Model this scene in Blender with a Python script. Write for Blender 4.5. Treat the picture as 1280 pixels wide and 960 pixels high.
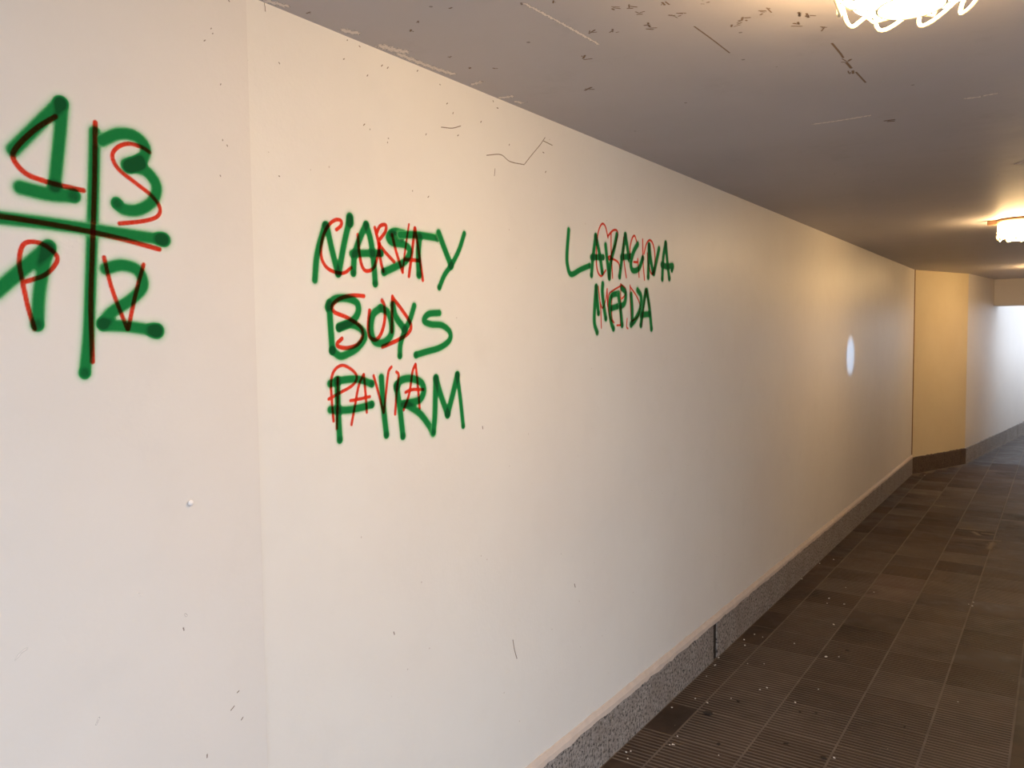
import bpy, bmesh, math, random
import numpy as np
from mathutils import Matrix, Vector

for o in list(bpy.data.objects):
    bpy.data.objects.remove(o)
S = bpy.context.scene
COL = S.collection
random.seed(7)
rng = np.random.default_rng(11)

# ------------------------------------------------------------------ camera
YAW, PITCH, ROLL, CAMX, CAMZ, FPX = 0.5993, -0.05816, -0.01034, 1.5177, 1.7365, 1009.9
FW = np.array([-math.sin(YAW) * math.cos(PITCH), math.cos(YAW) * math.cos(PITCH), math.sin(PITCH)])
R0 = np.array([math.cos(YAW), math.sin(YAW), 0.0])
U0 = np.cross(R0, FW)
RT = R0 * math.cos(ROLL) + U0 * math.sin(ROLL)
UP = -R0 * math.sin(ROLL) + U0 * math.cos(ROLL)
CAM = np.array([CAMX, 0.0, CAMZ])
cam = bpy.data.cameras.new('camera')
cam.sensor_width = 36.0
cam.lens = 36.0 * FPX / 1280.0
cam.clip_start = 0.02
co = bpy.data.objects.new('camera', cam)
COL.objects.link(co)
M = Matrix.Identity(4)
for i in range(3):
    M[i][0], M[i][1], M[i][2], M[i][3] = RT[i], UP[i], -FW[i], CAM[i]
co.matrix_world = M
S.camera = co

# ------------------------------------------------------------------ view, sky, daylight
S.view_settings.view_transform = 'Standard'
S.view_settings.look = 'None'
S.view_settings.gamma = 1.0
S.view_settings.use_curve_mapping = False
S.view_settings.exposure = 0.55
w = bpy.data.worlds.new('sky')
S.world = w
w.use_nodes = True
bg = w.node_tree.nodes['Background']
bg.inputs['Color'].default_value = (0.84, 0.935, 1.08, 1)
bg.inputs['Strength'].default_value = 1.6
S.cycles.max_bounces = 10
S.cycles.diffuse_bounces = 6
S.cycles.transparent_max_bounces = 24

LAMP_COLOR = (1.0, 0.635, 0.28, 1)
LAMP_POWER = 78.0

def spot(name, loc, target, energy, size_deg, blend, color, radius):
    l = bpy.data.lights.new(name, 'SPOT')
    l.energy, l.spot_size, l.spot_blend, l.color, l.shadow_soft_size = energy, math.radians(size_deg), blend, color, radius
    o = bpy.data.objects.new(name, l)
    COL.objects.link(o)
    o.location = loc
    o.rotation_euler = (Vector(target) - Vector(loc)).to_track_quat('-Z', 'Y').to_euler()
spot('added_glint_spot', (2.52, 7.2, 2.05), (0, 7.40, 1.545), 190.0, 8.6, 0.8, (0.36, 0.62, 1.0), 0.01)  # added spot lamp without a fixture, throws the bluish patch on the left wall

def portal(name, loc, rot, sx, sy):
    l = bpy.data.lights.new(name, 'AREA')
    l.shape, l.size, l.size_y = 'RECTANGLE', sx, sy
    l.cycles.is_portal = True
    o = bpy.data.objects.new(name, l)
    COL.objects.link(o)
    o.location, o.rotation_euler = loc, rot

H = 2.5            # ceiling height
WR = 2.62          # right wall
Y0 = -0.6          # entrance edge of the roof
YR = 2.9          # right wall starts here, open to the yard before it
BEND = (0.0, 10.93)
BEND2 = (0.468, 12.15)
EXITD = (0.987 - 0.468, 16.372 - 12.15)
YB = 13.72         # lintel at the far end
portal('entrance_portal', (WR / 2, Y0 - 0.02, H / 2), (math.radians(90), 0, 0), WR, H)
portal('side_portal', (WR + 0.02, (Y0 + YR) / 2, H / 2), (0, math.radians(90), 0), H, YR - Y0)
portal('exit_portal', (1.3, YB + 0.36, 1.05), (math.radians(-90), 0, 0), 1.4, 2.1)

# ------------------------------------------------------------------ pixel -> place
def pray(px, py):
    return FW + RT * (px - 640) / FPX + UP * (480 - py) / FPX
def on_wall(px, py, x=0.0):
    d = pray(px, py); return CAM + d * ((x - CAM[0]) / d[0])
def on_level(px, py, z=0.0):
    d = pray(px, py); return CAM + d * ((z - CAM[2]) / d[2])

# ------------------------------------------------------------------ materials
def mat(name):
    m = bpy.data.materials.new(name)
    m.use_nodes = True
    nt = m.node_tree
    nt.nodes.clear()
    out = nt.nodes.new('ShaderNodeOutputMaterial')
    b = nt.nodes.new('ShaderNodeBsdfPrincipled')
    nt.links.new(b.outputs[0], out.inputs[0])
    return m, nt, b, out
def N(nt, t, **k):
    n = nt.nodes.new(t)
    for a, v in k.items():
        if a in n.inputs.keys() if hasattr(n.inputs, 'keys') else False:
            n.inputs[a].default_value = v
        else:
            setattr(n, a, v)
    return n
def noise(nt, vec, scale, detail=4, rough=0.55):
    n = nt.nodes.new('ShaderNodeTexNoise')
    n.inputs['Scale'].default_value = scale
    n.inputs['Detail'].default_value = detail
    n.inputs['Roughness'].default_value = rough
    nt.links.new(vec, n.inputs['Vector'])
    return n.outputs['Fac']
def ramp(nt, fac, stops):
    r = nt.nodes.new('ShaderNodeValToRGB')
    e = r.color_ramp.elements
    while len(e) < len(stops):
        e.new(0.5)
    for el, (p, c) in zip(e, stops):
        el.position = p
        el.color = c if len(c) == 4 else (*c, 1)
    nt.links.new(fac, r.inputs[0])
    return r.outputs[0]
def mix(nt, fac, a, b, mode='MIX'):
    m = nt.nodes.new('ShaderNodeMix')
    m.data_type = 'RGBA'
    m.blend_type = mode
    for s, v in ((m.inputs[0], fac), (m.inputs[6], a), (m.inputs[7], b)):
        if hasattr(v, 'is_linked'):
            nt.links.new(v, s)
        else:
            s.default_value = v if not isinstance(v, tuple) else ((*v, 1) if len(v) == 3 else v)
    return m.outputs[2]
def math_(nt, op, a, b=0.0, clamp=False):
    m = nt.nodes.new('ShaderNodeMath')
    m.operation = op
    m.use_clamp = clamp
    for s, v in ((m.inputs[0], a), (m.inputs[1], b)):
        if hasattr(v, 'is_linked'):
            nt.links.new(v, s)
        else:
            s.default_value = v
    return m.outputs[0]
def bump(nt, b, h, strength, dist):
    n = nt.nodes.new('ShaderNodeBump')
    n.inputs['Strength'].default_value = strength
    n.inputs['Distance'].default_value = dist
    nt.links.new(h, n.inputs['Height'])
    nt.links.new(n.outputs[0], b.inputs['Normal'])
def pos(nt):
    return nt.nodes.new('ShaderNodeNewGeometry').outputs['Position']
def speck(nt, vec, scale, size, thresh):
    """sparse small dots"""
    v = nt.nodes.new('ShaderNodeTexVoronoi')
    v.inputs['Scale'].default_value = scale
    nt.links.new(vec, v.inputs['Vector'])
    sp = nt.nodes.new('ShaderNodeSeparateColor')
    nt.links.new(v.outputs['Color'], sp.inputs[0])
    near = math_(nt, 'LESS_THAN', v.outputs['Distance'], size)
    keep = math_(nt, 'GREATER_THAN', sp.outputs[0], thresh)
    return math_(nt, 'MULTIPLY', near, keep)

def plaster(name, base, tint, rough=0.5):
    m, nt, b, out = mat(name)
    p = pos(nt)
    big = noise(nt, p, 1.3, 5, 0.6)
    c = mix(nt, ramp(nt, big, [(0.35, (0, 0, 0)), (0.7, (1, 1, 1))]), base, tint)
    blot = noise(nt, p, 6.0, 3)
    c = mix(nt, ramp(nt, blot, [(0.55, (0, 0, 0)), (0.8, (0.25, 0.25, 0.25))]), c, tuple(0.86 * x for x in base))
    sp = speck(nt, p, 16.0, 0.04, 0.88)
    c = mix(nt, math_(nt, 'MULTIPLY', sp, 0.4), c, (0.30, 0.2, 0.13))
    nt.links.new(c, b.inputs['Base Color'])
    b.inputs['Roughness'].default_value = rough
    b.inputs['Specular IOR Level'].default_value = 0.4
    h = math_(nt, 'ADD', math_(nt, 'MULTIPLY', noise(nt, p, 5.0, 3), 0.6),
              math_(nt, 'MULTIPLY', noise(nt, p, 90.0, 5), 0.10))
    bump(nt, b, h, 0.28, 0.02)
    return m

M_WALL = plaster('cream_plaster', (0.80, 0.765, 0.71), (0.765, 0.72, 0.665), 0.42)
M_WALL2 = plaster('older_cream_plaster', (0.755, 0.705, 0.655), (0.72, 0.67, 0.62), 0.55)
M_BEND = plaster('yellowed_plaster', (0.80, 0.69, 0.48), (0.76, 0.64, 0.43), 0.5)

def m_ceiling():
    m, nt, b, out = mat('grey_painted_concrete')
    p = pos(nt)
    c = mix(nt, ramp(nt, noise(nt, p, 0.9, 5, 0.6), [(0.35, (0, 0, 0)), (0.7, (1, 1, 1))]), (0.53, 0.50, 0.52), (0.47, 0.445, 0.46))
    st = noise(nt, p, 3.5, 6, 0.7)
    c = mix(nt, ramp(nt, st, [(0.58, (0, 0, 0)), (0.75, (0.5, 0.5, 0.5))]), c, (0.38, 0.355, 0.36))
    sp = speck(nt, p, 17.0, 0.09, 0.90)
    c = mix(nt, math_(nt, 'MULTIPLY', sp, 0.6), c, (0.07, 0.045, 0.03))
    nt.links.new(c, b.inputs['Base Color'])
    b.inputs['Roughness'].default_value = 0.55
    bump(nt, b, math_(nt, 'ADD', noise(nt, p, 4.0, 3), math_(nt, 'MULTIPLY', noise(nt, p, 60, 4), 0.1)), 0.25, 0.015)
    return m
M_CEIL = m_ceiling()

def m_granite(name, k):
    m, nt, b, out = mat(name)
    p = pos(nt)
    a = noise(nt, p, 72.0, 4, 0.65)
    c = ramp(nt, a, [(0.40, (0.022, 0.020, 0.019)), (0.46, (0.27, 0.24, 0.22)), (0.60, (0.37, 0.335, 0.31)), (0.70, (0.55, 0.51, 0.47))])
    c = mix(nt, ramp(nt, noise(nt, p, 7.0, 4), [(0.4, (0, 0, 0)), (0.75, (0.6, 0.6, 0.6))]), c, (0.17, 0.135, 0.11))
    c = mix(nt, 1.0, c, k, 'MULTIPLY')
    nt.links.new(c, b.inputs['Base Color'])
    b.inputs['Roughness'].default_value = 0.6
    bump(nt, b, a, 0.5, 0.004)
    return m
M_STONE = m_granite('speckled_grey_stone', (1, 0.98, 0.96))
M_STONE_DARK = m_granite('grimy_brown_stone', (0.38, 0.30, 0.24))

def m_tile():
    m, nt, b, out = mat('dirty_brown_cement_tile')
    p = pos(nt)
    oi = nt.nodes.new('ShaderNodeObjectInfo')
    c = ramp(nt, oi.outputs['Random'], [(0.0, (0.038, 0.020, 0.011)), (0.6, (0.044, 0.024, 0.014)), (0.93, (0.050, 0.029, 0.018)), (1.0, (0.12, 0.078, 0.060))])
    dust = noise(nt, p, 5.5, 6, 0.65)
    c = mix(nt, ramp(nt, dust, [(0.48, (0, 0, 0)), (0.72, (0.55, 0.55, 0.55))]), c, (0.125, 0.086, 0.061))
    stain = noise(nt, p, 2.3, 5, 0.6)
    c = mix(nt, ramp(nt, stain, [(0.50, (0, 0, 0)), (0.62, (0.8, 0.8, 0.8))]), c, (0.026, 0.016, 0.011))
    tc = nt.nodes.new('ShaderNodeTexCoord')
    sx = nt.nodes.new('ShaderNodeSeparateXYZ')
    nt.links.new(tc.outputs['Object'], sx.inputs[0])
    groove = math_(nt, 'MULTIPLY', math_(nt, 'LESS_THAN', sx.outputs[2], -0.0022), 0.4)
    c = mix(nt, groove, c, (0.022, 0.014, 0.010))
    sp = speck(nt, p, 40.0, 0.10, 0.93)
    c = mix(nt, math_(nt, 'MULTIPLY', sp, 0.6), c, (0.30, 0.25, 0.2))
    nt.links.new(c, b.inputs['Base Color'])
    r = ramp(nt, dust, [(0.4, (0.45, 0.45, 0.45)), (0.7, (0.68, 0.68, 0.68))])
    nt.links.new(r, b.inputs['Roughness'])
    b.inputs['Specular IOR Level'].default_value = 0.3
    bump(nt, b, noise(nt, p, 120, 3), 0.2, 0.002)
    return m
M_TILE = m_tile()

def simple(name, color, rough=0.6, metal=0.0, nscale=30.0, namt=0.25, bstr=0.15):
    m, nt, b, out = mat(name)
    p = pos(nt)
    n = noise(nt, p, nscale, 4)
    c = mix(nt, n, tuple(x * (1 - namt) for x in color), tuple(min(1, x * (1 + namt)) for x in color))
    nt.links.new(c, b.inputs['Base Color'])
    b.inputs['Roughness'].default_value = rough
    b.inputs['Metallic'].default_value = metal
    bump(nt, b, n, bstr, 0.002)
    return m
M_GROUT = simple('pale_grout', (0.15, 0.115, 0.09), 0.8, 0, 9.0, 0.5)
M_LEDGE = simple('smeared_pinkish_plaster', (0.60, 0.50, 0.43), 0.6, 0, 25, 0.15, 0.5)
M_JOINT = simple('brown_joint_filler', (0.28, 0.155, 0.075), 0.8, 0, 30, 0.3)
M_ASPH = simple('outdoor_paving', (0.30, 0.29, 0.28), 0.85, 0, 20, 0.2)
M_METAL = simple('rusty_brown_enamel', (0.16, 0.085, 0.04), 0.5, 0.3, 40, 0.3)
M_WIRE = simple('cream_painted_wire', (0.75, 0.66, 0.45), 0.4, 0.0, 60, 0.1)
M_CRUMB = simple('white_plaster_crumb', (0.72, 0.66, 0.58), 0.9, 0, 80, 0.2)
M_SCRAP = simple('dark_dirt_scrap', (0.025, 0.018, 0.013), 0.8, 0, 80, 0.3)
M_NUB = simple('white_filler', (0.86, 0.82, 0.80), 0.6, 0, 80, 0.05)

def m_glass_lit(power):
    m, nt, b, out = mat('lit_frosted_glass')
    nt.nodes.remove(b)
    e = nt.nodes.new('ShaderNodeEmission')
    p = pos(nt)
    c = mix(nt, noise(nt, p, 12, 2), LAMP_COLOR, (LAMP_COLOR[0], LAMP_COLOR[1] * 1.05, LAMP_COLOR[2] * 1.15))
    nt.links.new(c, e.inputs['Color'])
    e.inputs['Strength'].default_value = power
    nt.links.new(e.outputs[0], out.inputs[0])
    return m

def m_spray(name, thin, full, heavy, grit=0.25):
    """sprayed paint: the mesh attribute says how much paint lies there"""
    m, nt, b, out = mat(name)
    a = nt.nodes.new('ShaderNodeAttribute')
    a.attribute_name = 'paint_amount'
    d = a.outputs['Fac']
    p = pos(nt)
    g = noise(nt, p, 220.0, 2, 0.6)
    d2 = math_(nt, 'ADD', d, math_(nt, 'MULTIPLY', math_(nt, 'SUBTRACT', g, 0.5), math_(nt, 'MULTIPLY', d, grit)))
    c = ramp(nt, math_(nt, 'MULTIPLY', d2, 0.5), [(0.12, thin), (0.42, full), (0.85, heavy)])
    nt.links.new(c, b.inputs['Base Color'])
    b.inputs['Roughness'].default_value = 0.75
    b.inputs['Specular IOR Level'].default_value = 0.12
    tr = nt.nodes.new('ShaderNodeBsdfTransparent')
    mx = nt.nodes.new('ShaderNodeMixShader')
    nt.links.new(math_(nt, 'MULTIPLY', d2, 1.12, True), mx.inputs[0])
    nt.links.new(tr.outputs[0], mx.inputs[1])
    nt.links.new(b.outputs[0], mx.inputs[2])
    nt.links.new(mx.outputs[0], out.inputs[0])
    return m
def m_stain(name, filt, body, share):
    """thin translucent paint that tints what lies under it"""
    m, nt, b, out = mat(name)
    a = nt.nodes.new('ShaderNodeAttribute')
    a.attribute_name = 'paint_amount'
    p = pos(nt)
    g = noise(nt, p, 260.0, 3, 0.7)
    d = math_(nt, 'MULTIPLY', a.outputs['Fac'], math_(nt, 'ADD', 0.62, math_(nt, 'MULTIPLY', g, 0.75)), True)
    b.inputs['Base Color'].default_value = (*body, 1)
    b.inputs['Roughness'].default_value = 0.5
    clear = nt.nodes.new('ShaderNodeBsdfTransparent')
    film = nt.nodes.new('ShaderNodeBsdfTransparent')
    film.inputs[0].default_value = (*filt, 1)
    m1 = nt.nodes.new('ShaderNodeMixShader')
    m1.inputs[0].default_value = share
    nt.links.new(film.outputs[0], m1.inputs[1])
    nt.links.new(b.outputs[0], m1.inputs[2])
    m2 = nt.nodes.new('ShaderNodeMixShader')
    nt.links.new(d, m2.inputs[0])
    nt.links.new(clear.outputs[0], m2.inputs[1])
    nt.links.new(m1.outputs[0], m2.inputs[2])
    nt.links.new(m2.outputs[0], out.inputs[0])
    return m
M_GREEN = m_spray('green_spray_paint', (0.16, 0.72, 0.26), (0.006, 0.20, 0.045), (0.001, 0.075, 0.018))
M_RED = m_stain('red_marker_paint', (0.90, 0.20, 0.13), (0.50, 0.03, 0.018), 0.02)
M_PALE = m_spray('pale_scratch', (0.92, 0.86, 0.8), (0.86, 0.79, 0.74), (0.86, 0.79, 0.74), 0.6)
M_SCUFF = m_spray('tan_floor_scuff', (0.3, 0.24, 0.18), (0.24, 0.19, 0.145), (0.27, 0.21, 0.16), 0.9)
M_DIRT = m_spray('brown_dirt', (0.45, 0.33, 0.24), (0.24, 0.15, 0.09), (0.15, 0.09, 0.06), 0.6)

# ------------------------------------------------------------------ mesh helpers
def link(name, me, m, parent=None, kind=None, label=None, cat=None, group=None):
    o = bpy.data.objects.new(name, me)
    COL.objects.link(o)
    if m is not None and me is not None and not me.materials:
        me.materials.append(m)
    if parent is not None:
        o.parent = parent
    for k, v in (('kind', kind), ('label', label), ('category', cat), ('group', group)):
        if v:
            o[k] = v
    return o
def bm_mesh(bm, name, smooth=False):
    bmesh.ops.recalc_face_normals(bm, faces=bm.faces)
    me = bpy.data.meshes.new(name)
    bm.to_mesh(me)
    bm.free()
    if smooth:
        for f in me.polygons:
            f.use_smooth = True
    return me
def add_box(bm, a, b):
    v = [bm.verts.new((x, y, z)) for x in (a[0], b[0]) for y in (a[1], b[1]) for z in (a[2], b[2])]
    for f in ((0, 1, 3, 2), (4, 6, 7, 5), (0, 4, 5, 1), (2, 3, 7, 6), (0, 2, 6, 4), (1, 5, 7, 3)):
        bm.faces.new([v[i] for i in f])
def prism(pts, z0, z1):
    bm = bmesh.new()
    lo = [bm.verts.new((x, y, z0)) for x, y in pts]
    hi = [bm.verts.new((x, y, z1)) for x, y in pts]
    n = len(pts)
    bm.faces.new(lo[::-1]); bm.faces.new(hi)
    for i in range(n):
        bm.faces.new((lo[i], lo[(i + 1) % n], hi[(i + 1) % n], hi[i]))
    return bm
def struct(name, bm, m, label, cat):
    return link(name, bm_mesh(bm, name), m, None, 'structure', label, cat)
def along(p, q, off0, off1):
    """footprint of a slab that runs p->q, its face off0 .. off1 to the right of the line"""
    d = Vector((q[0] - p[0], q[1] - p[1])).normalized()
    n = Vector((d.y, -d.x))
    return [(p[0] + n.x * off0, p[1] + n.y * off0), (q[0] + n.x * off0, q[1] + n.y * off0),
            (q[0] + n.x * off1, q[1] + n.y * off1), (p[0] + n.x * off1, p[1] + n.y * off1)]
def tube(bm, pts, r, seg=8, closed=False):
    P = [Vector(p) for p in pts]
    n = len(P)
    rings = []
    for i in range(n):
        t = (P[(i + 1) % n] - P[i - 1]) if closed else (P[min(i + 1, n - 1)] - P[max(i - 1, 0)])
        t.normalize()
        a = t.cross(Vector((0.31, 0.17, 0.93))).normalized()
        b = t.cross(a)
        rings.append([bm.verts.new(P[i] + (a * math.cos(k * 2 * math.pi / seg) + b * math.sin(k * 2 * math.pi / seg)) * r) for k in range(seg)])
    for i in range(n if closed else n - 1):
        A, B = rings[i], rings[(i + 1) % n]
        for k in range(seg):
            bm.faces.new((A[k], A[(k + 1) % seg], B[(k + 1) % seg], B[k]))
    if not closed:
        bm.faces.new(rings[0]); bm.faces.new(rings[-1])
def lathe(bm, prof, seg=40, sx=1.0, sy=1.0):
    rings = []
    for r, z in prof:
        rings.append([bm.verts.new((r * sx * math.cos(k * 2 * math.pi / seg), r * sy * math.sin(k * 2 * math.pi / seg), z)) for k in range(seg)])
    for A, B in zip(rings, rings[1:]):
        for k in range(seg):
            bm.faces.new((A[k], A[(k + 1) % seg], B[(k + 1) % seg], B[k]))
    bm.faces.new(rings[0]); bm.faces.new(rings[-1])

# ------------------------------------------------------------------ the passage
SEAM = 1.188
exd = Vector(EXITD).normalized()
X2 = (BEND2[0] + exd.x * 9.0, BEND2[1] + exd.y * 9.0)
BB = 0.205
wl = struct('wall_left', prism(along((0, SEAM), BEND, 0, -0.3), 0, H + 0.02), M_WALL,
            'long cream plastered passage wall carrying the green spray-painted words', 'wall')
wle = struct('wall_left_entrance', prism([(-0.3, Y0 - 0.4), (0.020, Y0 - 0.4), (0.004, SEAM), (-0.3, SEAM)], 0, H + 0.02), M_WALL2,
             'duller cream wall section at the entrance bearing the painted numbers', 'wall')
wb = struct('wall_bend', prism(along(BEND, BEND2, 0, -0.3), 0, H + 0.02), M_BEND,
            'short yellow-lit oblique wall where the passage bends', 'wall')
wx = struct('wall_exit', prism(along(BEND2, X2, 0, -0.3), 0, 3.2), M_WALL2,
            'daylit pale wall leading out of the passage past the bend', 'wall')
wr = struct('wall_right', prism([(WR, YR), (WR, 11.6), (WR + 0.3, 11.6), (WR + 0.3, YR)], 0, H + 0.02), M_WALL,
            'plain cream wall facing the painted words across the passage', 'wall')
struct('added_sky_screen', prism([(1.95, YB + 0.3), (2.6, 20.0), (2.9, 20.0), (2.25, YB + 0.3)], -0.2, 1.3), M_WALL2,  # unseen wall added outside to reduce sky light on the exit wall
       'added low wall cutting the sky light on the daylit exit wall', 'wall')
struct('added_exit_light_block', prism([(WR, 11.6), (1.75, YB), (1.75, YB + 0.3), (WR + 0.3, YB + 0.3), (WR + 0.3, 11.6)], 0, H + 0.02), M_WALL,  # unseen angled wall, added so exit daylight misses the bend
       'added plain cream wall keeping exit daylight off the oblique wall', 'wall')
ce = struct('ceiling', prism([(-0.3, Y0), (WR + 0.4, Y0), (WR + 0.4, YB + 0.3), (-0.3, YB + 0.3)], H, H + 0.3), M_CEIL,
            'grey painted concrete ceiling with scratches and cobwebs', 'ceiling')
bx = BEND2[0] + exd.x / exd.y * (YB - BEND2[1])
struct('ceiling_beam', prism([(bx - 0.03, YB), (WR + 0.4, YB), (WR + 0.4, YB + 0.3), (bx + 0.01, YB + 0.3)], 2.115, H), M_WALL2,
       'low grey-beige concrete beam across the passage before its daylit end', 'beam')
gr = struct('floor', prism([(-0.3, Y0 - 0.4), (WR + 0.4, Y0 - 0.4), (WR + 0.4, YB + 0.3), (4.2, 22.0), (-0.3, 22.0)], -0.2, -0.0022), M_GROUT,
            'dirty dark brown ribbed tile floor of the passage', 'floor')
struct('ground', prism([(-12, -14), (16, -14), (16, 34), (-12, 34)], -0.4, -0.2), M_ASPH,
       'grey paving outside the passage', 'ground')
bm = bmesh.new(); add_box(bm, (WR + 0.4, -14, -0.2), (16, 34, -0.006)); add_box(bm, (-0.3, -14, -0.2), (WR + 0.4, Y0 - 0.4, -0.006))
struct('pavement', bm, M_ASPH, 'grey paved yard beside the passage entrance', 'pavement')
struct('trim_1', prism([(-0.01, 10.912), (0.003, 10.912), (0.008, 10.938), (-0.01, 10.938)], 0.24, H), M_JOINT,
       'thin brown vertical joint where the long wall meets the bend', 'joint')

# ------------------------------------------------------------------ floor tiles
T = 0.305
GX, GY = 0.155, 3.815
def tile_mesh(wx_, wy_, ribs, depth, name):
    bm = bmesh.new()
    a, c = wx_ / 2 - 0.0045, wy_ / 2 - 0.0022
    prof = []
    if ribs:
        pitch = 2 * c / ribs
        for i in range(ribs):
            y = -c + i * pitch
            prof += [(y + 0.0005, -depth), (y + pitch * 0.28, 0.0), (y + pitch * 0.72, 0.0)]
        prof.append((c - 0.0003, -depth))
    else:
        prof = [(-c, -0.0015), (-c + 0.004, 0), (c - 0.004, 0), (c, -0.0015)]
    L = [bm.verts.new((-a, y, z)) for y, z in prof]
    Rr = [bm.verts.new((a, y, z)) for y, z in prof]
    for i in range(len(prof) - 1):
        bm.faces.new((L[i], Rr[i], Rr[i + 1], L[i + 1]))
    bl = [bm.verts.new(v) for v in ((-a, -c, -0.012), (a, -c, -0.012), (a, c, -0.012), (-a, c, -0.012))]
    bm.faces.new((L[0], bl[0], bl[1], Rr[0])); bm.faces.new((L[-1], Rr[-1], bl[2], bl[3]))
    bm.faces.new(L + [bl[3], bl[0]]); bm.faces.new(Rr + [bl[2], bl[1]])
    me = bm_mesh(bm, name)
    me.materials.append(M_TILE)
    return me
XL = 0.014
TM = [tile_mesh(T, T, 12, 0.0060, 'ribbed_tile'), tile_mesh(T, T, 12, 0.0028, 'worn_tile'), tile_mesh(T, T, 0, 0, 'smooth_tile')]
TH = [tile_mesh(GX - XL, T, 12, 0.0028, 'cut_worn_tile'), tile_mesh(GX - XL, T, 0, 0, 'cut_smooth_tile')]
placed = set()
def bend_x(y):
    if y < BEND[1]: return XL
    if y < BEND2[1]: return XL + (y - BEND[1]) / (BEND2[1] - BEND[1]) * BEND2[0]
    return XL + BEND2[0] + (y - BEND2[1]) * exd.x / exd.y
JN, JM = -4, 28
for j in range(JN, JM):
    for i in range(-1, 4):
        x0, y0 = (GX + i * T, GY + j * T)
        placed.add((i, j))
        if i == -1:
            if y0 + T > BEND[1]: continue
            me = TH[0] if random.random() < 0.3 else TH[1]
            x = (XL + GX) / 2
        else:
            if x0 < bend_x(y0 + T) + 0.01: continue
            r = random.random()
            if j < 3: me = TM[0] if (i > 0 and r < 0.6) else TM[1]
            elif j < 7: me = TM[1] if r < 0.6 else (TM[0] if r < 0.75 else TM[2])
            else: me = TM[1]
            x = x0 + T / 2
        o = link('tile', me, None, gr)
        o.location = (x, y0 + T / 2, random.uniform(-0.0016, 0.0))
        o.rotation_euler = (random.uniform(-.002, .002), random.uniform(-.002, .002), random.uniform(-.003, .003))
bm = bmesh.new()
def tbox(x0, x1, y0, y1):
    if x1 - x0 > 0.03 and y1 - y0 > 0.03:
        add_box(bm, (x0 + 0.0045, y0 + 0.0012, -0.012), (x1 - 0.0045, y1 - 0.0012, random.uniform(-0.0015, 0)))
for j in range(-15, 58):
    for i in range(-1, 12):
        if (i, j) in placed and not (i >= 0 and GX + i * T < bend_x(GY + j * T + T) + 0.01) and not (i == -1 and GY + j * T + T > BEND[1]):
            continue
        x0, y0 = GX + i * T, GY + j * T
        if y0 < Y0 - 0.4 or y0 + T > 21.9: continue
        x0, x1 = max(x0, bend_x(y0 + T)), min(x0 + T, WR - 0.01 if y0 < YB else 4)
        tbox(x0, x1, y0, y0 + T)
link('tile_field', bm_mesh(bm, 'tile_field'), M_TILE, gr, 'stuff')

# ------------------------------------------------------------------ stone skirting
def skirting(name, p, q, cuts, label, ledge=True, stone=M_STONE):
    d = Vector((q[0] - p[0], q[1] - p[1])); Ln = d.length; d.normalize(); n = Vector((d.y, -d.x))
    root = bpy.data.objects.new(name, None); COL.objects.link(root)
    root['kind'] = 'structure'; root['label'] = label; root['category'] = 'skirting'
    for a, b in zip(cuts, cuts[1:]):
        gap = b - a < 0.08
        bm = bmesh.new()
        k = max(2, int((b - a) / 0.03))
        prof = []
        t = 0.013 + random.uniform(-0.001, 0.001) - (0.008 if gap else 0)
        rows = []
        for i in range(k + 1):
            s = a + 0.003 + (b - a - 0.006) * i / k
            top = BB + random.uniform(-0.006, 0.006) * (1.0 if a < 6 else 0.4)
            rows.append([bm.verts.new((p[0] + d.x * s + n.x * o_, p[1] + d.y * s + n.y * o_, z))
                         for o_, z in ((-0.005, -0.004), (t, -0.004), (t, top - 0.008), (t - 0.004, top), (-0.005, top))])
        for A, B in zip(rows, rows[1:]):
            for c in range(5):
                bm.faces.new((A[c], A[(c + 1) % 5], B[(c + 1) % 5], B[c]))
        bm.faces.new(rows[0]); bm.faces.new(rows[-1])
        link('mortar_joint' if gap else 'stone_slab', bm_mesh(bm, 'stone_slab'), M_SCRAP if gap else stone, root)
    if ledge:
        bm = bmesh.new()
        k = int(Ln / 0.04)
        rows = []
        for i in range(k + 1):
            s = Ln * i / k
            lo = BB - 0.006 + random.uniform(-0.006, 0.004)
            e = 0.016 + random.uniform(-0.0015, 0.002)
            rows.append([bm.verts.new((p[0] + d.x * s + n.x * o_, p[1] + d.y * s + n.y * o_, z))
                         for o_, z in ((-0.005, lo), (e, lo), (e - 0.002, BB + 0.012), (0.004, BB + 0.030 + random.uniform(-.003, .003)), (-0.005, BB + 0.032))])
        for A, B in zip(rows, rows[1:]):
            for c in range(5):
                bm.faces.new((A[c], A[(c + 1) % 5], B[(c + 1) % 5], B[c]))
        bm.faces.new(rows[0]); bm.faces.new(rows[-1])
        link('plaster_ledge', bm_mesh(bm, 'plaster_ledge'), M_LEDGE, root)
    return root
L1 = BEND[1] - (Y0 - 0.4)
j0 = 4.085 - (Y0 - 0.4)
cuts = sorted([0.0, L1] + [c for c in (j0 - 1.2 * k for k in range(1, 5)) if c > 0.1] + [j0 + 1.2 * k for k in range(0, 6) if j0 + 1.2 * k < L1 - 0.3] + [j0 + 0.055])
skirting('baseboard_left', (0, Y0 - 0.4), BEND, cuts, 'speckled grey stone skirting along the long painted wall')
Lb = (Vector(BEND2) - Vector(BEND)).length
skirting('baseboard_bend', BEND, BEND2, [0, Lb * 0.9, Lb + 0.004], 'dark stone skirting under the oblique yellow wall', False, M_STONE_DARK)
skirting('baseboard_exit', BEND2, X2, [0, 1.2, 2.4, 3.6, 4.8, 6.0, 7.2, 9.0], 'stone skirting along the daylit wall past the bend', False)

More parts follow.
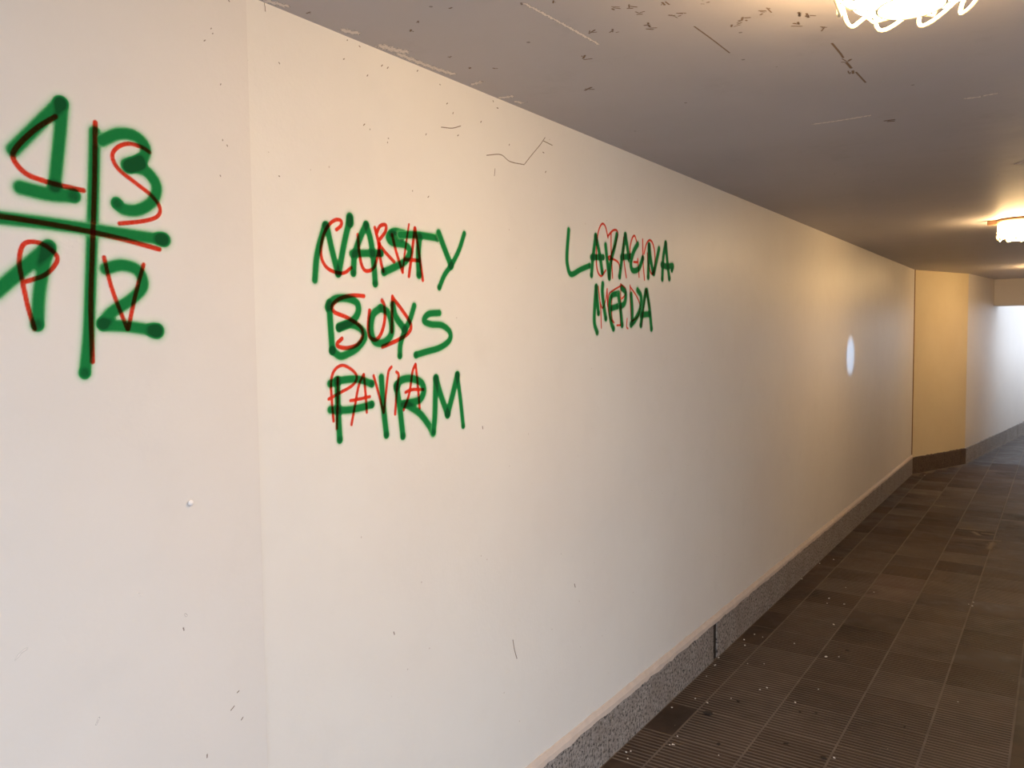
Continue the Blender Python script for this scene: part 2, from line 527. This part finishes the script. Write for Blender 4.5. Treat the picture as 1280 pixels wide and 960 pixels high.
# ------------------------------------------------------------------ caged ceiling lamps
def make_lamp(label, loc, power):
    root = bpy.data.objects.new('ceiling_lamp', None); COL.objects.link(root)
    root['label'] = label; root['category'] = 'lamp'; root['group'] = 'caged lamps along the passage ceiling'
    bm = bmesh.new()
    lathe(bm, [(0.03, 0.0), (0.136, 0.0), (0.141, -0.006), (0.136, -0.013), (0.120, -0.024), (0.05, -0.024)])
    link('base_plate', bm_mesh(bm, 'base_plate', True), M_METAL, root)
    for s in (-1, 1):
        bm = bmesh.new()
        add_box(bm, (s * 0.13, -0.030, -0.030), (s * 0.190, 0.030, -0.001))
        bmesh.ops.bevel(bm, geom=bm.edges[:], offset=0.006, segments=2)
        link('mounting_lug', bm_mesh(bm, 'mounting_lug'), M_METAL, root)
    bm = bmesh.new()
    lathe(bm, [(0.117, -0.024), (0.125, -0.040), (0.121, -0.105), (0.105, -0.125), (0.07, -0.134), (0.01, -0.137)])
    link('glass_shade', bm_mesh(bm, 'glass_shade', True), m_glass_lit(power), root)
    bm = bmesh.new()
    n = 10
    pts = []
    for k in range(n * 16):
        a = k / (n * 16) * 2 * math.pi
        s = math.sin(a * n)
        r = 0.140 - 0.014 * (1 + s) / 2
        b_ = a - 0.03 * math.cos(a * n) + 0.12 * s
        pts.append((r * math.cos(b_), r * math.sin(b_), -0.121 - 0.021 * s))
    tube(bm, pts, 0.0042, 6, True)
    link('wire_guard', bm_mesh(bm, 'wire_guard', True), M_WIRE, root)
    for rr, zz in ((0.135, -0.085), (0.060, -0.143)):
        bm = bmesh.new()
        tube(bm, [(rr * math.cos(k * math.pi / 24), rr * math.sin(k * math.pi / 24), zz) for k in range(48)], 0.003, 6, True)
        link('guard_ring', bm_mesh(bm, 'guard_ring', True), M_WIRE, root)
    for k in range(6):
        a = k * math.pi / 3 + 0.3
        bm = bmesh.new()
        tube(bm, [(r * math.cos(a), r * math.sin(a), z) for r, z in ((0.133, -0.030), (0.134, -0.085), (0.130, -0.115), (0.108, -0.134), (0.060, -0.143))], 0.003, 6)
        link('guard_rib', bm_mesh(bm, 'guard_rib', True), M_WIRE, root)
    root.location = loc
    return root
make_lamp('lit caged round lamp above the entrance end of the painted wall', (1.262, 1.735, H), LAMP_POWER * 1.0)
make_lamp('lit caged round lamp midway between the entrance lamp and the bend', (1.252, 6.50, H), LAMP_POWER * 0.72)
make_lamp('lit caged round lamp in front of the oblique wall at the bend', (1.34, 11.25, H), LAMP_POWER * 0.86)

# ------------------------------------------------------------------ painted strokes
def smooth(pts, n=7):
    P = np.array(pts, float)
    if len(P) < 3:
        return P
    Q = np.vstack([2 * P[0] - P[1], P, 2 * P[-1] - P[-2]])
    out = []
    for i in range(1, len(Q) - 2):
        for t in np.linspace(0, 1, n, endpoint=False):
            a, b, c, d = Q[i - 1], Q[i], Q[i + 1], Q[i + 2]
            out.append(0.5 * (2 * b + (c - a) * t + (2 * a - 5 * b + 4 * c - d) * t * t + (3 * b - a - 3 * c + d) * t ** 3))
    out.append(P[-1])
    return np.array(out)
def segdist(G, A, B):
    d = B - A
    L = (d * d).sum()
    t = np.clip(((G - A) @ d) / max(L, 1e-12), 0, 1)
    return np.linalg.norm(G - (A + t[:, None] * d), axis=1)
SS = lambda x, a, b: (lambda t: t * t * (3 - 2 * t))(np.clip((x - a) / (b - a), 0, 1))
layer = [0]
def patch(name, strokes, m, parent, to3, res, soft, halo, grow=2.0, blobs=True):
    """strokes: list of (polyline in metres on the surface, radius). One mesh with a paint density."""
    allp = np.vstack([s for s, r in strokes])
    rm = max(r for s, r in strokes)
    lo, hi = allp.min(0) - rm * grow, allp.max(0) + rm * grow
    nu, nv = [int(math.ceil((hi[k] - lo[k]) / res)) + 1 for k in (0, 1)]
    U, V = np.meshgrid(lo[0] + np.arange(nu) * res, lo[1] + np.arange(nv) * res, indexing='ij')
    G = np.stack([U.ravel(), V.ravel()], 1)
    D = np.zeros(len(G)); Hh = np.zeros(len(G))
    for s, r in strokes:
        if len(s) == 1:
            dd = np.linalg.norm(G - s[0], axis=1)
        else:
            dd = np.min([segdist(G, s[i], s[i + 1]) for i in range(len(s) - 1)], axis=0)
        if m is M_PALE or m is M_SCUFF:      # ragged edge of flaked paint
            dd = dd + r * (0.22 * np.sin(G[:, 0] * 410 + G[:, 1] * 190) + 0.22 * np.sin(G[:, 1] * 530 - G[:, 0] * 260) + 0.15 * np.sin(G[:, 0] * 900 + 2) + 0.1)
        core = 1 - SS(dd / r, *soft)
        D += core * 0.95
        Hh = np.maximum(Hh, halo * np.exp(-np.maximum(dd / r - 0.7, 0) ** 2 / 0.28))
        if blobs and len(s) > 1:
            de = np.linalg.norm(G - s[-1], axis=1)
            D += 0.55 * (1 - SS(de / r, 0.3, 1.15)) * (core > 0)
    D = np.clip(np.maximum(D, Hh), 0, 2)
    D = np.where(D < 0.012, 0, D)
    Dm = D.reshape(nu, nv)
    f = (Dm[:-1, :-1] > 0) | (Dm[1:, :-1] > 0) | (Dm[1:, 1:] > 0) | (Dm[:-1, 1:] > 0)
    ii, jj = np.nonzero(f)
    quads = np.stack([ii * nv + jj, (ii + 1) * nv + jj, (ii + 1) * nv + jj + 1, ii * nv + jj + 1], 1)
    used, inv = np.unique(quads, return_inverse=True)
    quads = inv.reshape(quads.shape)
    layer[0] += 1
    off = 0.0003 + (0.00001 * layer[0] if halo > 0 or m is M_RED else 0.0)
    V3 = to3(G[used], off)
    me = bpy.data.meshes.new(name)
    me.from_pydata(V3.tolist(), [], quads.tolist())
    at = me.attributes.new('paint_amount', 'FLOAT', 'POINT')
    at.data.foreach_set('value', D[used].astype(np.float32))
    me.update()
    return link(name, me, m, parent)
def wall3(G, off):
    x = np.where(G[:, 0] < SEAM, 0.004 + (SEAM - G[:, 0]) / (SEAM - Y0 + 0.4) * 0.016, 0.0) + off
    return np.stack([x, G[:, 0], G[:, 1]], 1)
def ceil3(G, off):
    return np.stack([G[:, 0], G[:, 1], np.full(len(G), H - off)], 1)
def mwall(px, py):
    q = on_wall(px, py); return (q[1], q[2])
def mceil(px, py):
    q = on_level(px, py, H); return (q[0], q[1])
def px_strokes(strokes, org, sc, width, mp=mwall):
    out = []
    for s in strokes:
        wd = width
        if isinstance(s, tuple) and isinstance(s[0], list):
            s, wd = s
        img = [(org[0] + x / sc, org[1] + y / sc) for x, y in s]
        P = smooth([mp(*q) for q in img])
        c = img[len(img) // 2]
        a, b = np.array(mp(c[0], c[1] - 5)), np.array(mp(c[0], c[1] + 5))
        r = np.linalg.norm(a - b) / 10 * (wd / sc) / 2
        out.append((P, r))
    return out
def word(name, label, group, letters, org, sc, width, green=True):
    root = bpy.data.objects.new(name, None); COL.objects.link(root)
    root['label'] = label; root['category'] = 'graffiti'; root['group'] = group
    first = px_strokes(letters[0][1], org, sc, width)[0][0][0]
    for nm, st in letters:
        if green:
            patch(nm, px_strokes(st, org, sc, width), M_GREEN, root, wall3, 0.0026, (0.40, 1.32), 0.26, 2.3)
        else:
            patch(nm, px_strokes(st, org, sc, width), M_RED, root, wall3, 0.0018, (0.72, 1.12), 0.0, 1.3, False)
    return root

A_ = ((385, 260), 1280 / 210); B_ = ((395, 360), 1280 / 180); C_ = ((395, 445), 6.4)
D_ = ((0, 110), 4.8); E_ = ((0, 280), 4.8); F_ = ((700, 270), 1280 / 150); G_ = ((730, 345), 12.0); I_ = ((0, 0), 1.0)
GG, RG = 'green spray-painted graffiti on the passage wall', 'red graffiti over the green words'

word('graffiti_word', 'green spray-painted word NASTY above the word BOYS', GG, [
    ('letter_n', [[(52, 548), (70, 350), (128, 135)], [(140, 130), (185, 330), (228, 500)], [(235, 490), (275, 270), (318, 80)], ([(318, 70), (320, 110)], 85)]),
    ('letter_a', [[(440, 130), (395, 230), (355, 360), (345, 495)], [(445, 130), (480, 260), (503, 450), (512, 575)], [(335, 348), (440, 345), (555, 345)]]),
    ('letter_s', [[(730, 195), (660, 178), (612, 215), (640, 262), (735, 280), (775, 330), (740, 405), (650, 455), (578, 488)], ([(640, 200), (710, 225)], 70)]),
    ('letter_t', [[(700, 205), (830, 205), (985, 228)], [(850, 220), (840, 350), (845, 510)]]),
    ('letter_y', [[(995, 190), (1040, 310), (1090, 440)], ([(1190, 195), (1150, 320), (1095, 430), (1040, 510), (1000, 605)], 52)])],
    *A_, 68)
word('graffiti_word', 'green spray-painted word BOYS between NASTY and FIRM', GG, [
    ('letter_b', [[(115, 135), (130, 350), (145, 555)], [(105, 170), (165, 100), (270, 92), (360, 130), (375, 210), (325, 290), (205, 355)],
                  [(205, 345), (310, 325), (400, 365), (432, 440), (370, 530), (290, 580), (215, 605), (145, 555)]]),
    ('letter_o', [[(570, 180), (505, 240), (488, 370), (520, 475), (600, 485), (665, 420), (672, 320), (640, 220), (575, 178)]]),
    ('letter_y', [[(682, 150), (705, 250), (785, 365)], ([(872, 158), (835, 280), (782, 400), (750, 500), (745, 602)], 70)]),
    ('letter_s', [([(1095, 222), (1000, 232), (960, 290), (1020, 322), (1120, 332), (1188, 390), (1185, 465), (1100, 530), (980, 566), (888, 595)], 68)])],
    *B_, 82)
word('graffiti_word', 'green spray-painted word FIRM below the word BOYS', GG, [
    ('letter_f', [[(170, 190), (175, 400), (190, 670)], [(112, 222), (200, 195), (330, 185), (445, 222)], [(115, 430), (250, 432), (360, 412), (445, 388)]]),
    ('letter_i', [[(522, 172), (538, 400), (563, 630)]]),
    ('letter_r', [[(642, 235), (670, 420), (695, 640)], [(645, 250), (680, 195), (760, 180), (840, 212), (862, 280), (828, 350), (740, 375), (700, 385)], [(730, 390), (830, 460), (900, 550), (935, 612)]]),
    ('letter_m', [[(958, 180), (955, 300), (950, 480), (938, 610)], [(960, 180), (1000, 320), (1052, 465)], [(1052, 465), (1090, 320), (1130, 152)], ([(1130, 152), (1155, 350), (1177, 560)], 52)])],
    *C_, 72)
word('graffiti_cross', 'large green spray-painted cross with digits in its quarters', GG, [
    ('upright_stroke', [[(116, 166), (114.5, 230), (113, 287), (110.4, 363), (108, 420), (103.5, 466)]]),
    ('cross_stroke', [[(-10, 272), (52, 279), (125, 289), (200, 299.5)], ([(199, 299), (203, 300)], 20)])],
    *I_, 18)
word('graffiti_digit', 'green spray-painted digit 1 above the arm of the cross', GG, [
    ('digit_one', [([(65, 375), (200, 240), (345, 95)], 96), ([(362, 95), (345, 300), (315, 585)], 92), [(110, 600), (280, 640), (430, 650)]])],
    *D_, 100)
word('graffiti_digit', 'green spray-painted digit 3 beside the top of the cross', GG, [
    ('digit_three', [[(600, 318), (700, 278), (800, 292), (862, 360), (838, 440), (765, 475)], [(780, 470), (870, 505), (928, 590), (905, 680), (820, 733), (735, 730), (690, 695)], ([(750, 465), (820, 445)], 95)])],
    *D_, 84)
word('graffiti_digit', 'green spray-painted digit 1 below the arm of the cross', GG, [
    ('digit_one', [([(-40, 410), (120, 275), (280, 140)], 105), ([(270, 160), (225, 400), (212, 605)], 92)])],
    *E_, 92)
word('graffiti_digit', 'green spray-painted digit 2 beside the foot of the cross', GG, [
    ('digit_two', [[(622, 270), (720, 248), (815, 280), (848, 370), (780, 450), (660, 530), (605, 595)], [(610, 608), (750, 615), (925, 640)], ([(915, 640), (932, 642)], 105)])],
    *E_, 84)
word('graffiti_word', 'thin green spray-painted word LARAGNA trailing a long L', GG, [
    ('letter_l', [[(92, 150), (74, 400), (80, 530), (118, 622), (220, 570), (315, 530)]]),
    ('letter_a', [[(380, 215), (350, 450), (335, 630)], [(380, 215), (420, 400), (450, 600)], [(335, 440), (460, 440)]]),
    ('letter_r', [[(485, 310), (500, 450), (525, 660)], [(605, 200), (580, 330), (545, 470), (525, 640)]]),
    ('letter_a', [[(695, 205), (660, 450), (635, 645)], [(697, 205), (720, 350), (735, 460)], [(655, 440), (755, 432)]]),
    ('letter_g', [[(828, 300), (785, 380), (755, 500), (775, 580), (840, 560), (882, 450)]]),
    ('letter_n', [[(950, 315), (945, 450), (940, 650)], [(950, 315), (965, 450), (990, 600)], [(1055, 350), (1030, 470), (1000, 610)]]),
    ('letter_a', [[(1125, 295), (1100, 450), (1090, 670)], [(1127, 295), (1145, 500), (1165, 665)], [(1085, 520), (1140, 540), (1200, 530), (1192, 572)]])],
    *F_, 72)
word('graffiti_word', 'green spray-painted word MERDA under the word LARAGNA', GG, [
    ('letter_m', [[(180, 165), (160, 450), (155, 700), (195, 845)], [(185, 165), (200, 400), (215, 555)], [(280, 120), (275, 250), (300, 480), (325, 635)]]),
    ('letter_e', [[(520, 262), (420, 290), (385, 400), (388, 560), (410, 710), (440, 790)], [(410, 485), (500, 455)]]),
    ('letter_r', [[(515, 280), (545, 500), (570, 735)], [(565, 180), (620, 250), (610, 400), (545, 460)]]),
    ('letter_d', [[(705, 280), (720, 480), (722, 690)], [(802, 210), (855, 310), (840, 500), (770, 650), (705, 730)]]),
    ('letter_a', [[(925, 225), (880, 500), (852, 735)], [(942, 225), (980, 480), (1010, 790)], [(855, 585), (980, 570)]])],
    *G_, 104)
# red writing
word('graffiti_word', 'red painted word CURVA written over the green word NASTY', RG, [
    ('letter_c', [[(215, 165), (250, 135), (250, 97), (205, 92), (150, 140), (110, 230), (97, 350), (130, 440), (195, 485), (270, 495), (330, 455)]]),
    ('letter_u', [[(378, 205), (390, 340), (410, 440), (445, 480), (500, 455), (530, 360), (545, 270)]]),
    ('letter_r', [[(508, 150), (535, 260), (552, 400), (572, 480)], [(520, 195), (548, 138), (590, 130), (588, 180), (545, 240)], [(540, 275), (590, 340), (655, 410)]]),
    ('letter_v', [[(640, 205), (670, 330), (720, 488)], ([(720, 488), (742, 300), (768, 125)], 22)]),
    ('letter_a', [[(768, 520), (790, 350), (812, 155)], [(815, 155), (845, 350), (874, 550)], [(740, 392), (845, 400)]])],
    *A_, 32, False)
word('graffiti_word', 'red painted word SUD written over the green word BOYS', RG, [
    ('letter_s', [[(425, 72), (330, 66), (220, 90), (147, 150), (160, 212), (280, 265), (390, 340), (415, 420), (370, 500), (280, 533), (198, 520), (190, 490), (230, 450)]]),
    ('letter_u', [[(475, 200), (464, 330), (475, 430), (530, 460), (580, 400), (610, 280), (606, 160), (585, 110)]]),
    ('letter_d', [[(678, 75), (675, 220), (672, 390)], [(682, 90), (760, 190), (840, 320), (820, 400), (720, 465), (590, 522)]])],
    *B_, 40, False)
word('graffiti_word', 'red painted word PAVIA written over the green word FIRM', RG, [
    ('letter_p', [[(172, 175), (172, 350), (165, 580)], [(140, 520), (125, 350), (120, 200), (150, 110), (215, 75), (295, 118), (325, 172), (290, 235), (180, 300), (100, 345)]]),
    ('letter_a', [[(283, 548), (310, 400), (340, 240), (378, 150)], [(382, 150), (395, 300), (405, 450)], [(275, 357), (350, 343), (430, 325)]]),
    ('letter_v', [[(460, 158), (500, 300), (538, 450)], [(542, 450), (560, 280), (578, 130), (602, 88)]]),
    ('letter_i', [[(642, 128), (660, 155), (645, 280), (632, 465)]]),
    ('letter_a', [[(700, 430), (745, 300), (770, 130), (793, 68)], [(796, 68), (810, 200), (828, 418)], [(715, 290), (770, 268), (858, 268)]])],
    *C_, 28, False)
word('graffiti_cross', 'thin dark red cross lines drawn over the green cross', RG, [
    ('upright_stroke', [[(116.5, 154), (115.5, 230), (113, 310), (111, 380), (113, 452)]]),
    ('cross_stroke', [[(-8, 270), (50, 279), (100, 288), (150, 299), (197, 312)]])],
    *I_, 7, False)
word('graffiti_letter', 'red painted letter C drawn over the upper digit 1', RG, [
    ('letter_c', [[(320, 175), (200, 250), (85, 360), (68, 430), (140, 515), (250, 560), (370, 592), (488, 618)]])], *D_, 34, False)
word('graffiti_letter', 'red painted letter S drawn over the green digit 3', RG, [
    ('letter_s', [[(885, 388), (840, 358), (760, 337), (692, 360), (662, 412), (700, 490), (800, 570), (900, 650), (948, 720), (933, 772), (850, 800), (705, 815)]])], *D_, 27, False)
word('graffiti_letter', 'red painted letter P drawn over the lower digit 1', RG, [
    ('letter_p', [[(195, 630), (155, 500), (122, 350), (102, 230), (122, 132), (180, 108), (260, 132), (328, 195), (315, 250), (250, 310), (130, 350)]])], *E_, 30, False)
word('graffiti_letter', 'red painted letter V drawn over the green digit 2', RG, [
    ('letter_v', [[(612, 202), (660, 390), (752, 630)], [(758, 630), (800, 430), (850, 245)]])], *E_, 28, False)
word('graffiti_word', 'thin red scrawled word written over the green word LARAGNA', RG, [
    ('letter_o', [[(485, 580), (440, 640), (400, 590), (385, 450), (392, 280), (412, 150), (450, 82), (485, 120), (510, 230)]]),
    ('letter_r', [[(543, 180), (545, 400), (560, 660)], [(508, 215), (560, 157), (600, 152), (615, 195), (590, 300), (550, 400), (530, 465), (512, 440), (535, 430)], [(545, 450), (615, 490), (640, 560)]]),
    ('letter_a', [[(678, 230), (673, 380), (690, 550), (706, 655)]]),
    ('letter_g', [[(745, 450), (747, 330), (770, 235), (795, 212), (815, 270)], [(785, 490), (825, 492), (828, 465), (842, 650)]]),
    ('letter_i', [[(880, 250), (885, 500), (900, 680)]]),
    ('letter_o', [[(895, 400), (920, 300), (955, 258), (990, 300), (1012, 430), (1000, 590), (970, 610), (938, 500), (932, 400)]])],
    *F_, 26, False)
word('graffiti_word', 'thin red scrawled word written over the green word MERDA', RG, [
    ('letter_m', [[(258, 780), (247, 480), (212, 160)], [(240, 400), (278, 480), (325, 350), (345, 195)], [(345, 195), (352, 450)]]),
    ('letter_e', [[(545, 150), (430, 220), (368, 290), (360, 500), (400, 650), (450, 700)], [(415, 290), (415, 600), (440, 690)], [(490, 740), (545, 738)]]),
    ('letter_r', [[(547, 120), (550, 400), (543, 735)], [(550, 125), (620, 190), (615, 280), (565, 340)]]),
    ('letter_d', [[(690, 140), (692, 400), (705, 650)], [(690, 160), (790, 310), (838, 450), (810, 600), (715, 680)], [(645, 640), (637, 760), (658, 790)]]),
    ('letter_a', [[(928, 205), (895, 450), (862, 755)], [(930, 205), (985, 480)]])],
    *G_, 30, False)

# ------------------------------------------------------------------ marks on wall and ceiling
H_ = ((200, 0), 2.56)
def marks(nm, sts, org, sc, wd, m, parent, mp, to3):
    for s in sts:
        patch(nm, px_strokes([s], org, sc, wd, mp), m, parent, to3, 0.0014, (0.75, 1.02) if m is M_PALE else (0.1, 1.05), 0.0, 1.2, False)
def dot(x, y, l=3):
    return [(x, y), (x + random.uniform(-l, l), y + random.uniform(0.3, 1) * l)]
marks('cobweb_strand', [[(1045, 497), (1090, 495), (1120, 517), (1165, 527)], [(1165, 527), (1190, 495), (1215, 465), (1232, 440)], [(1225, 450), (1255, 465)],
                        [(900, 407), (935, 410), (962, 403)], [(1072, 540), (1070, 562)], [(334, 10), (337, 36)]], *H_, 3.4, M_DIRT, wl, mwall, wall3)
marks('dirt_speck', [dot(x, y, 4) for x, y in ((380, 563), (380, 200), (600, 128), (730, 215), (712, 208), (665, 240), (590, 188), (895, 270), (938, 360), (1065, 322), (1078, 345),
      (1028, 388), (730, 442), (728, 455), (672, 413), (655, 397), (852, 428), (955, 432), (920, 330), (825, 225), (860, 628), (808, 610), (1118, 462), (1225, 487), (1235, 548), (637, 147))], *H_, 4.2, M_DIRT, wl, mwall, wall3)
marks('dirt_speck', [dot(x, y, 4) for x, y in ((160, 92), (165, 108), (140, 130), (190, 270), (280, 193), (188, 562), (196, 448), (210, 465), (215, 3))], *H_, 4.2, M_DIRT, wle, mwall, wall3)
marks('scratch', [[(641, 800), (643, 812), (646, 823)], [(603, 533), (603.5, 536)], [(718, 730), (719, 734)], [(492, 790), (493, 793)]], *I_, 1.7, M_DIRT, wl, mwall, wall3)
marks('scratch', [[(17, 823), (24, 814), (30, 810)], [(118, 904), (121, 897)], [(171, 741), (174, 743)], [(229, 767), (231, 769)]], *I_, 2.2, M_PALE, wle, mwall, wall3)
marks('scratch', [[(287, 887), (291, 882)], [(295, 865), (297, 863)], [(300, 899), (302, 896)], [(227, 784), (228, 787)], [(257, 942), (257, 946)]], *I_, 1.7, M_DIRT, wle, mwall, wall3)
marks('scratch', [([(655, 4), (700, 28), (748, 55)], 2.0), ([(1018, 155), (1050, 150.5), (1086, 144.5)], 1.7), ([(1208, 123), (1225, 121)], 1.7), ([(1230, 119.5), (1244, 117)], 1.7),
                  ([(1272, 205), (1279, 202)], 2)], *I_, 2, M_PALE, ce, mceil, ceil3)
marks('seam_line', [([(868, 33), (890, 49), (912, 66)], 0.9), ([(1040, 54), (1050, 66), (1054, 72)], 1.2), ([(1058, 78), (1064, 85)], 1.4), ([(1070, 90), (1082, 103)], 0.9)], *I_, 2, M_DIRT, ce, mceil, ceil3)
marks('peeled_patch', [([(588, 96), (608, 102), (628, 105)], 12), ([(712, 148), (745, 158), (780, 165)], 15), ([(765, 173), (830, 200), (890, 222), (935, 236)], 9),
                       ([(1000, 270), (1026, 262)], 7), ([(1092, 313), (1126, 308)], 7), ([(345, 4), (400, 18)], 12), ([(1140, 325), (1155, 329)], 6)], *H_, 8, M_PALE, ce, mceil, ceil3)
sp = [(828, 68), (808, 97), (925, 28), (925, 180), (990, 218), (1030, 260), (475, 40), (1160, 12), (1260, 5), (1075, 220)]
marks('dirt_speck', [([(x + random.uniform(-9, 9), y + random.uniform(-4, 4)), (x + random.uniform(-9, 9), y + random.uniform(-4, 4))], random.uniform(1.5, 4)) for x, y in sp for k in range(2)], *H_, 6, M_DIRT, ce, mceil, ceil3)
J_ = ((640, 0), 2.0)
cob = [(262, 20), (322, 30), (345, 62), (350, 70), (205, 80), (258, 75), (405, 40), (425, 35), (565, 55), (585, 48), (628, 32), (640, 25), (710, 60), (748, 38), (778, 72), (385, 10), (560, 62), (480, 5),
       (850, 180), (838, 150), (185, 143), (192, 220), (710, 35), (300, 15), (945, 300)]
marks('dirt_speck', [([(x + random.uniform(-14, 14), y + random.uniform(-6, 6)), (x + random.uniform(-14, 14), y + random.uniform(-6, 6))], random.uniform(1.2, 3.2)) for x, y in cob for k in range(3)], *J_, 4.5, M_DIRT, ce, mceil, ceil3)
# a few scuffs on the floor
def mfloor(px, py):
    q = on_level(px, py, 0); return (q[0], q[1])
def floor3(G, off):
    return np.stack([G[:, 0], G[:, 1], np.full(len(G), 0.0012 + off * 0.1)], 1)
K_ = ((980, 560), 1280 / 300)
marks('pale_scuff', [([(945, 430), (1000, 435), (1060, 442)], 9), ([(1010, 448), (1040, 465)], 10), ([(960, 485), (1040, 490), (1150, 497)], 8), ([(1095, 538), (1103, 522), (1112, 505)], 14), ([(1060, 455), (1115, 462)], 8),
                     ([(800, 305), (850, 312)], 7)], *K_, 9, M_SCUFF, gr, mfloor, floor3)
# blob of filler on the entrance wall
q = on_wall(235, 628)
bm = bmesh.new()
bmesh.ops.create_icosphere(bm, subdivisions=3, radius=0.0062)
for v in bm.verts:
    v.co.x *= 0.6
    v.co += Vector((random.uniform(-1, 1), random.uniform(-1, 1), random.uniform(-1, 1))) * 0.0004
o = link('filler_blob', bm_mesh(bm, 'filler_blob', True), M_NUB, wle)
o.location = (0.010, q[1], q[2])

# ------------------------------------------------------------------ crumbs on the floor
def crumb_mesh(name, m, flat):
    bm = bmesh.new()
    bmesh.ops.create_icosphere(bm, subdivisions=1, radius=0.5)
    for v in bm.verts:
        v.co *= random.uniform(0.7, 1.15)
        v.co.z *= flat
    z = min(v.co.z for v in bm.verts)
    for v in bm.verts:
        v.co.z -= z
    me = bm_mesh(bm, name)
    me.materials.append(m)
    return me
CM = [crumb_mesh('plaster_crumb', M_CRUMB, 0.6) for k in range(4)]
SM = [crumb_mesh('dirt_scrap', M_SCRAP, 0.35) for k in range(3)]
W1 = ((840, 740), 1280 / 440); W2 = ((660, 780), 1280 / 240)
wh = [(W1, (570, 25), 12), (W1, (628, 45), 10), (W1, (588, 120), 14), (W1, (445, 188), 9), (W1, (262, 175), 14), (W1, (265, 195), 11), (W1, (300, 155), 9), (W1, (330, 165), 9), (W1, (170, 240), 10),
      (W1, (155, 268), 10), (W1, (275, 262), 9), (W1, (335, 262), 8), (W1, (560, 237), 15), (W1, (607, 237), 10), (W1, (320, 357), 13), (W1, (345, 350), 13), (W1, (532, 355), 9), (W1, (448, 403), 12),
      (W1, (130, 405), 9), (W1, (85, 388), 9), (W1, (590, 605), 12), (W1, (170, 595), 9), (W1, (215, 388), 8), (W1, (1040, 400), 8), (W1, (8, 556), 9), (W1, (20, 525), 8),
      (W2, (960, 558), 11), (W2, (1115, 500), 10), (W2, (1195, 525), 9), (W2, (655, 858), 12), (W2, (685, 850), 10), (W2, (965, 805), 12), (W2, (945, 808), 9), (W2, (1250, 275), 10), (W2, (1190, 350), 8), (W2, (665, 900), 9),
      (K_, (190, 617), 13), (K_, (265, 597), 14), (K_, (95, 700), 16), (K_, (240, 805), 17), (K_, (320, 835), 13), (K_, (230, 830), 10), (K_, (330, 745), 9), (K_, (480, 770), 9), (K_, (1005, 845), 14), (K_, (1010, 825), 12),
      (K_, (985, 835), 10), (K_, (750, 148), 18)]
dk = [(W1, (125, 440), 26), (W1, (170, 555), 18), (W1, (240, 398), 14), (W1, (465, 437), 14), (W1, (525, 440), 14), (W1, (845, 492), 12), (W1, (415, 552), 16), (W1, (550, 605), 24), (W1, (640, 215), 18), (W2, (1210, 600), 22)]
def where(q, s, big):
    if q[0] < 0.17: return 'in the cut tiles along the stone skirting'
    if s >= big: return 'bigger than the other bits around it'
    if q[1] > 5.2: return 'on the dark tiles toward the passage bend'
    return 'on the ribbed tiles near the entrance'
for (org, sc), (x, y), s in wh:
    q = on_level(org[0] + x / sc, org[1] + y / sc)
    o = link('plaster_crumb', random.choice(CM), None, None, None, 'small white plaster crumb ' + where(q, s, 14), 'crumb', 'plaster crumbs on the tiles')
    s *= 0.00085
    o.location = (q[0], q[1], -0.0004); o.scale = (s * random.uniform(.8, 1.5), s, s); o.rotation_euler.z = random.uniform(0, 6)
for (org, sc), (x, y), s in dk:
    q = on_level(org[0] + x / sc, org[1] + y / sc)
    o = link('dirt_scrap', random.choice(SM), None, None, None, 'small dark dirt scrap ' + where(q, s, 22), 'scrap', 'dark scraps on the tiles')
    s *= 0.0011
    o.location = (q[0], q[1], -0.0004); o.scale = (s * random.uniform(1, 1.8), s, s * 0.8); o.rotation_euler.z = random.uniform(0, 6)
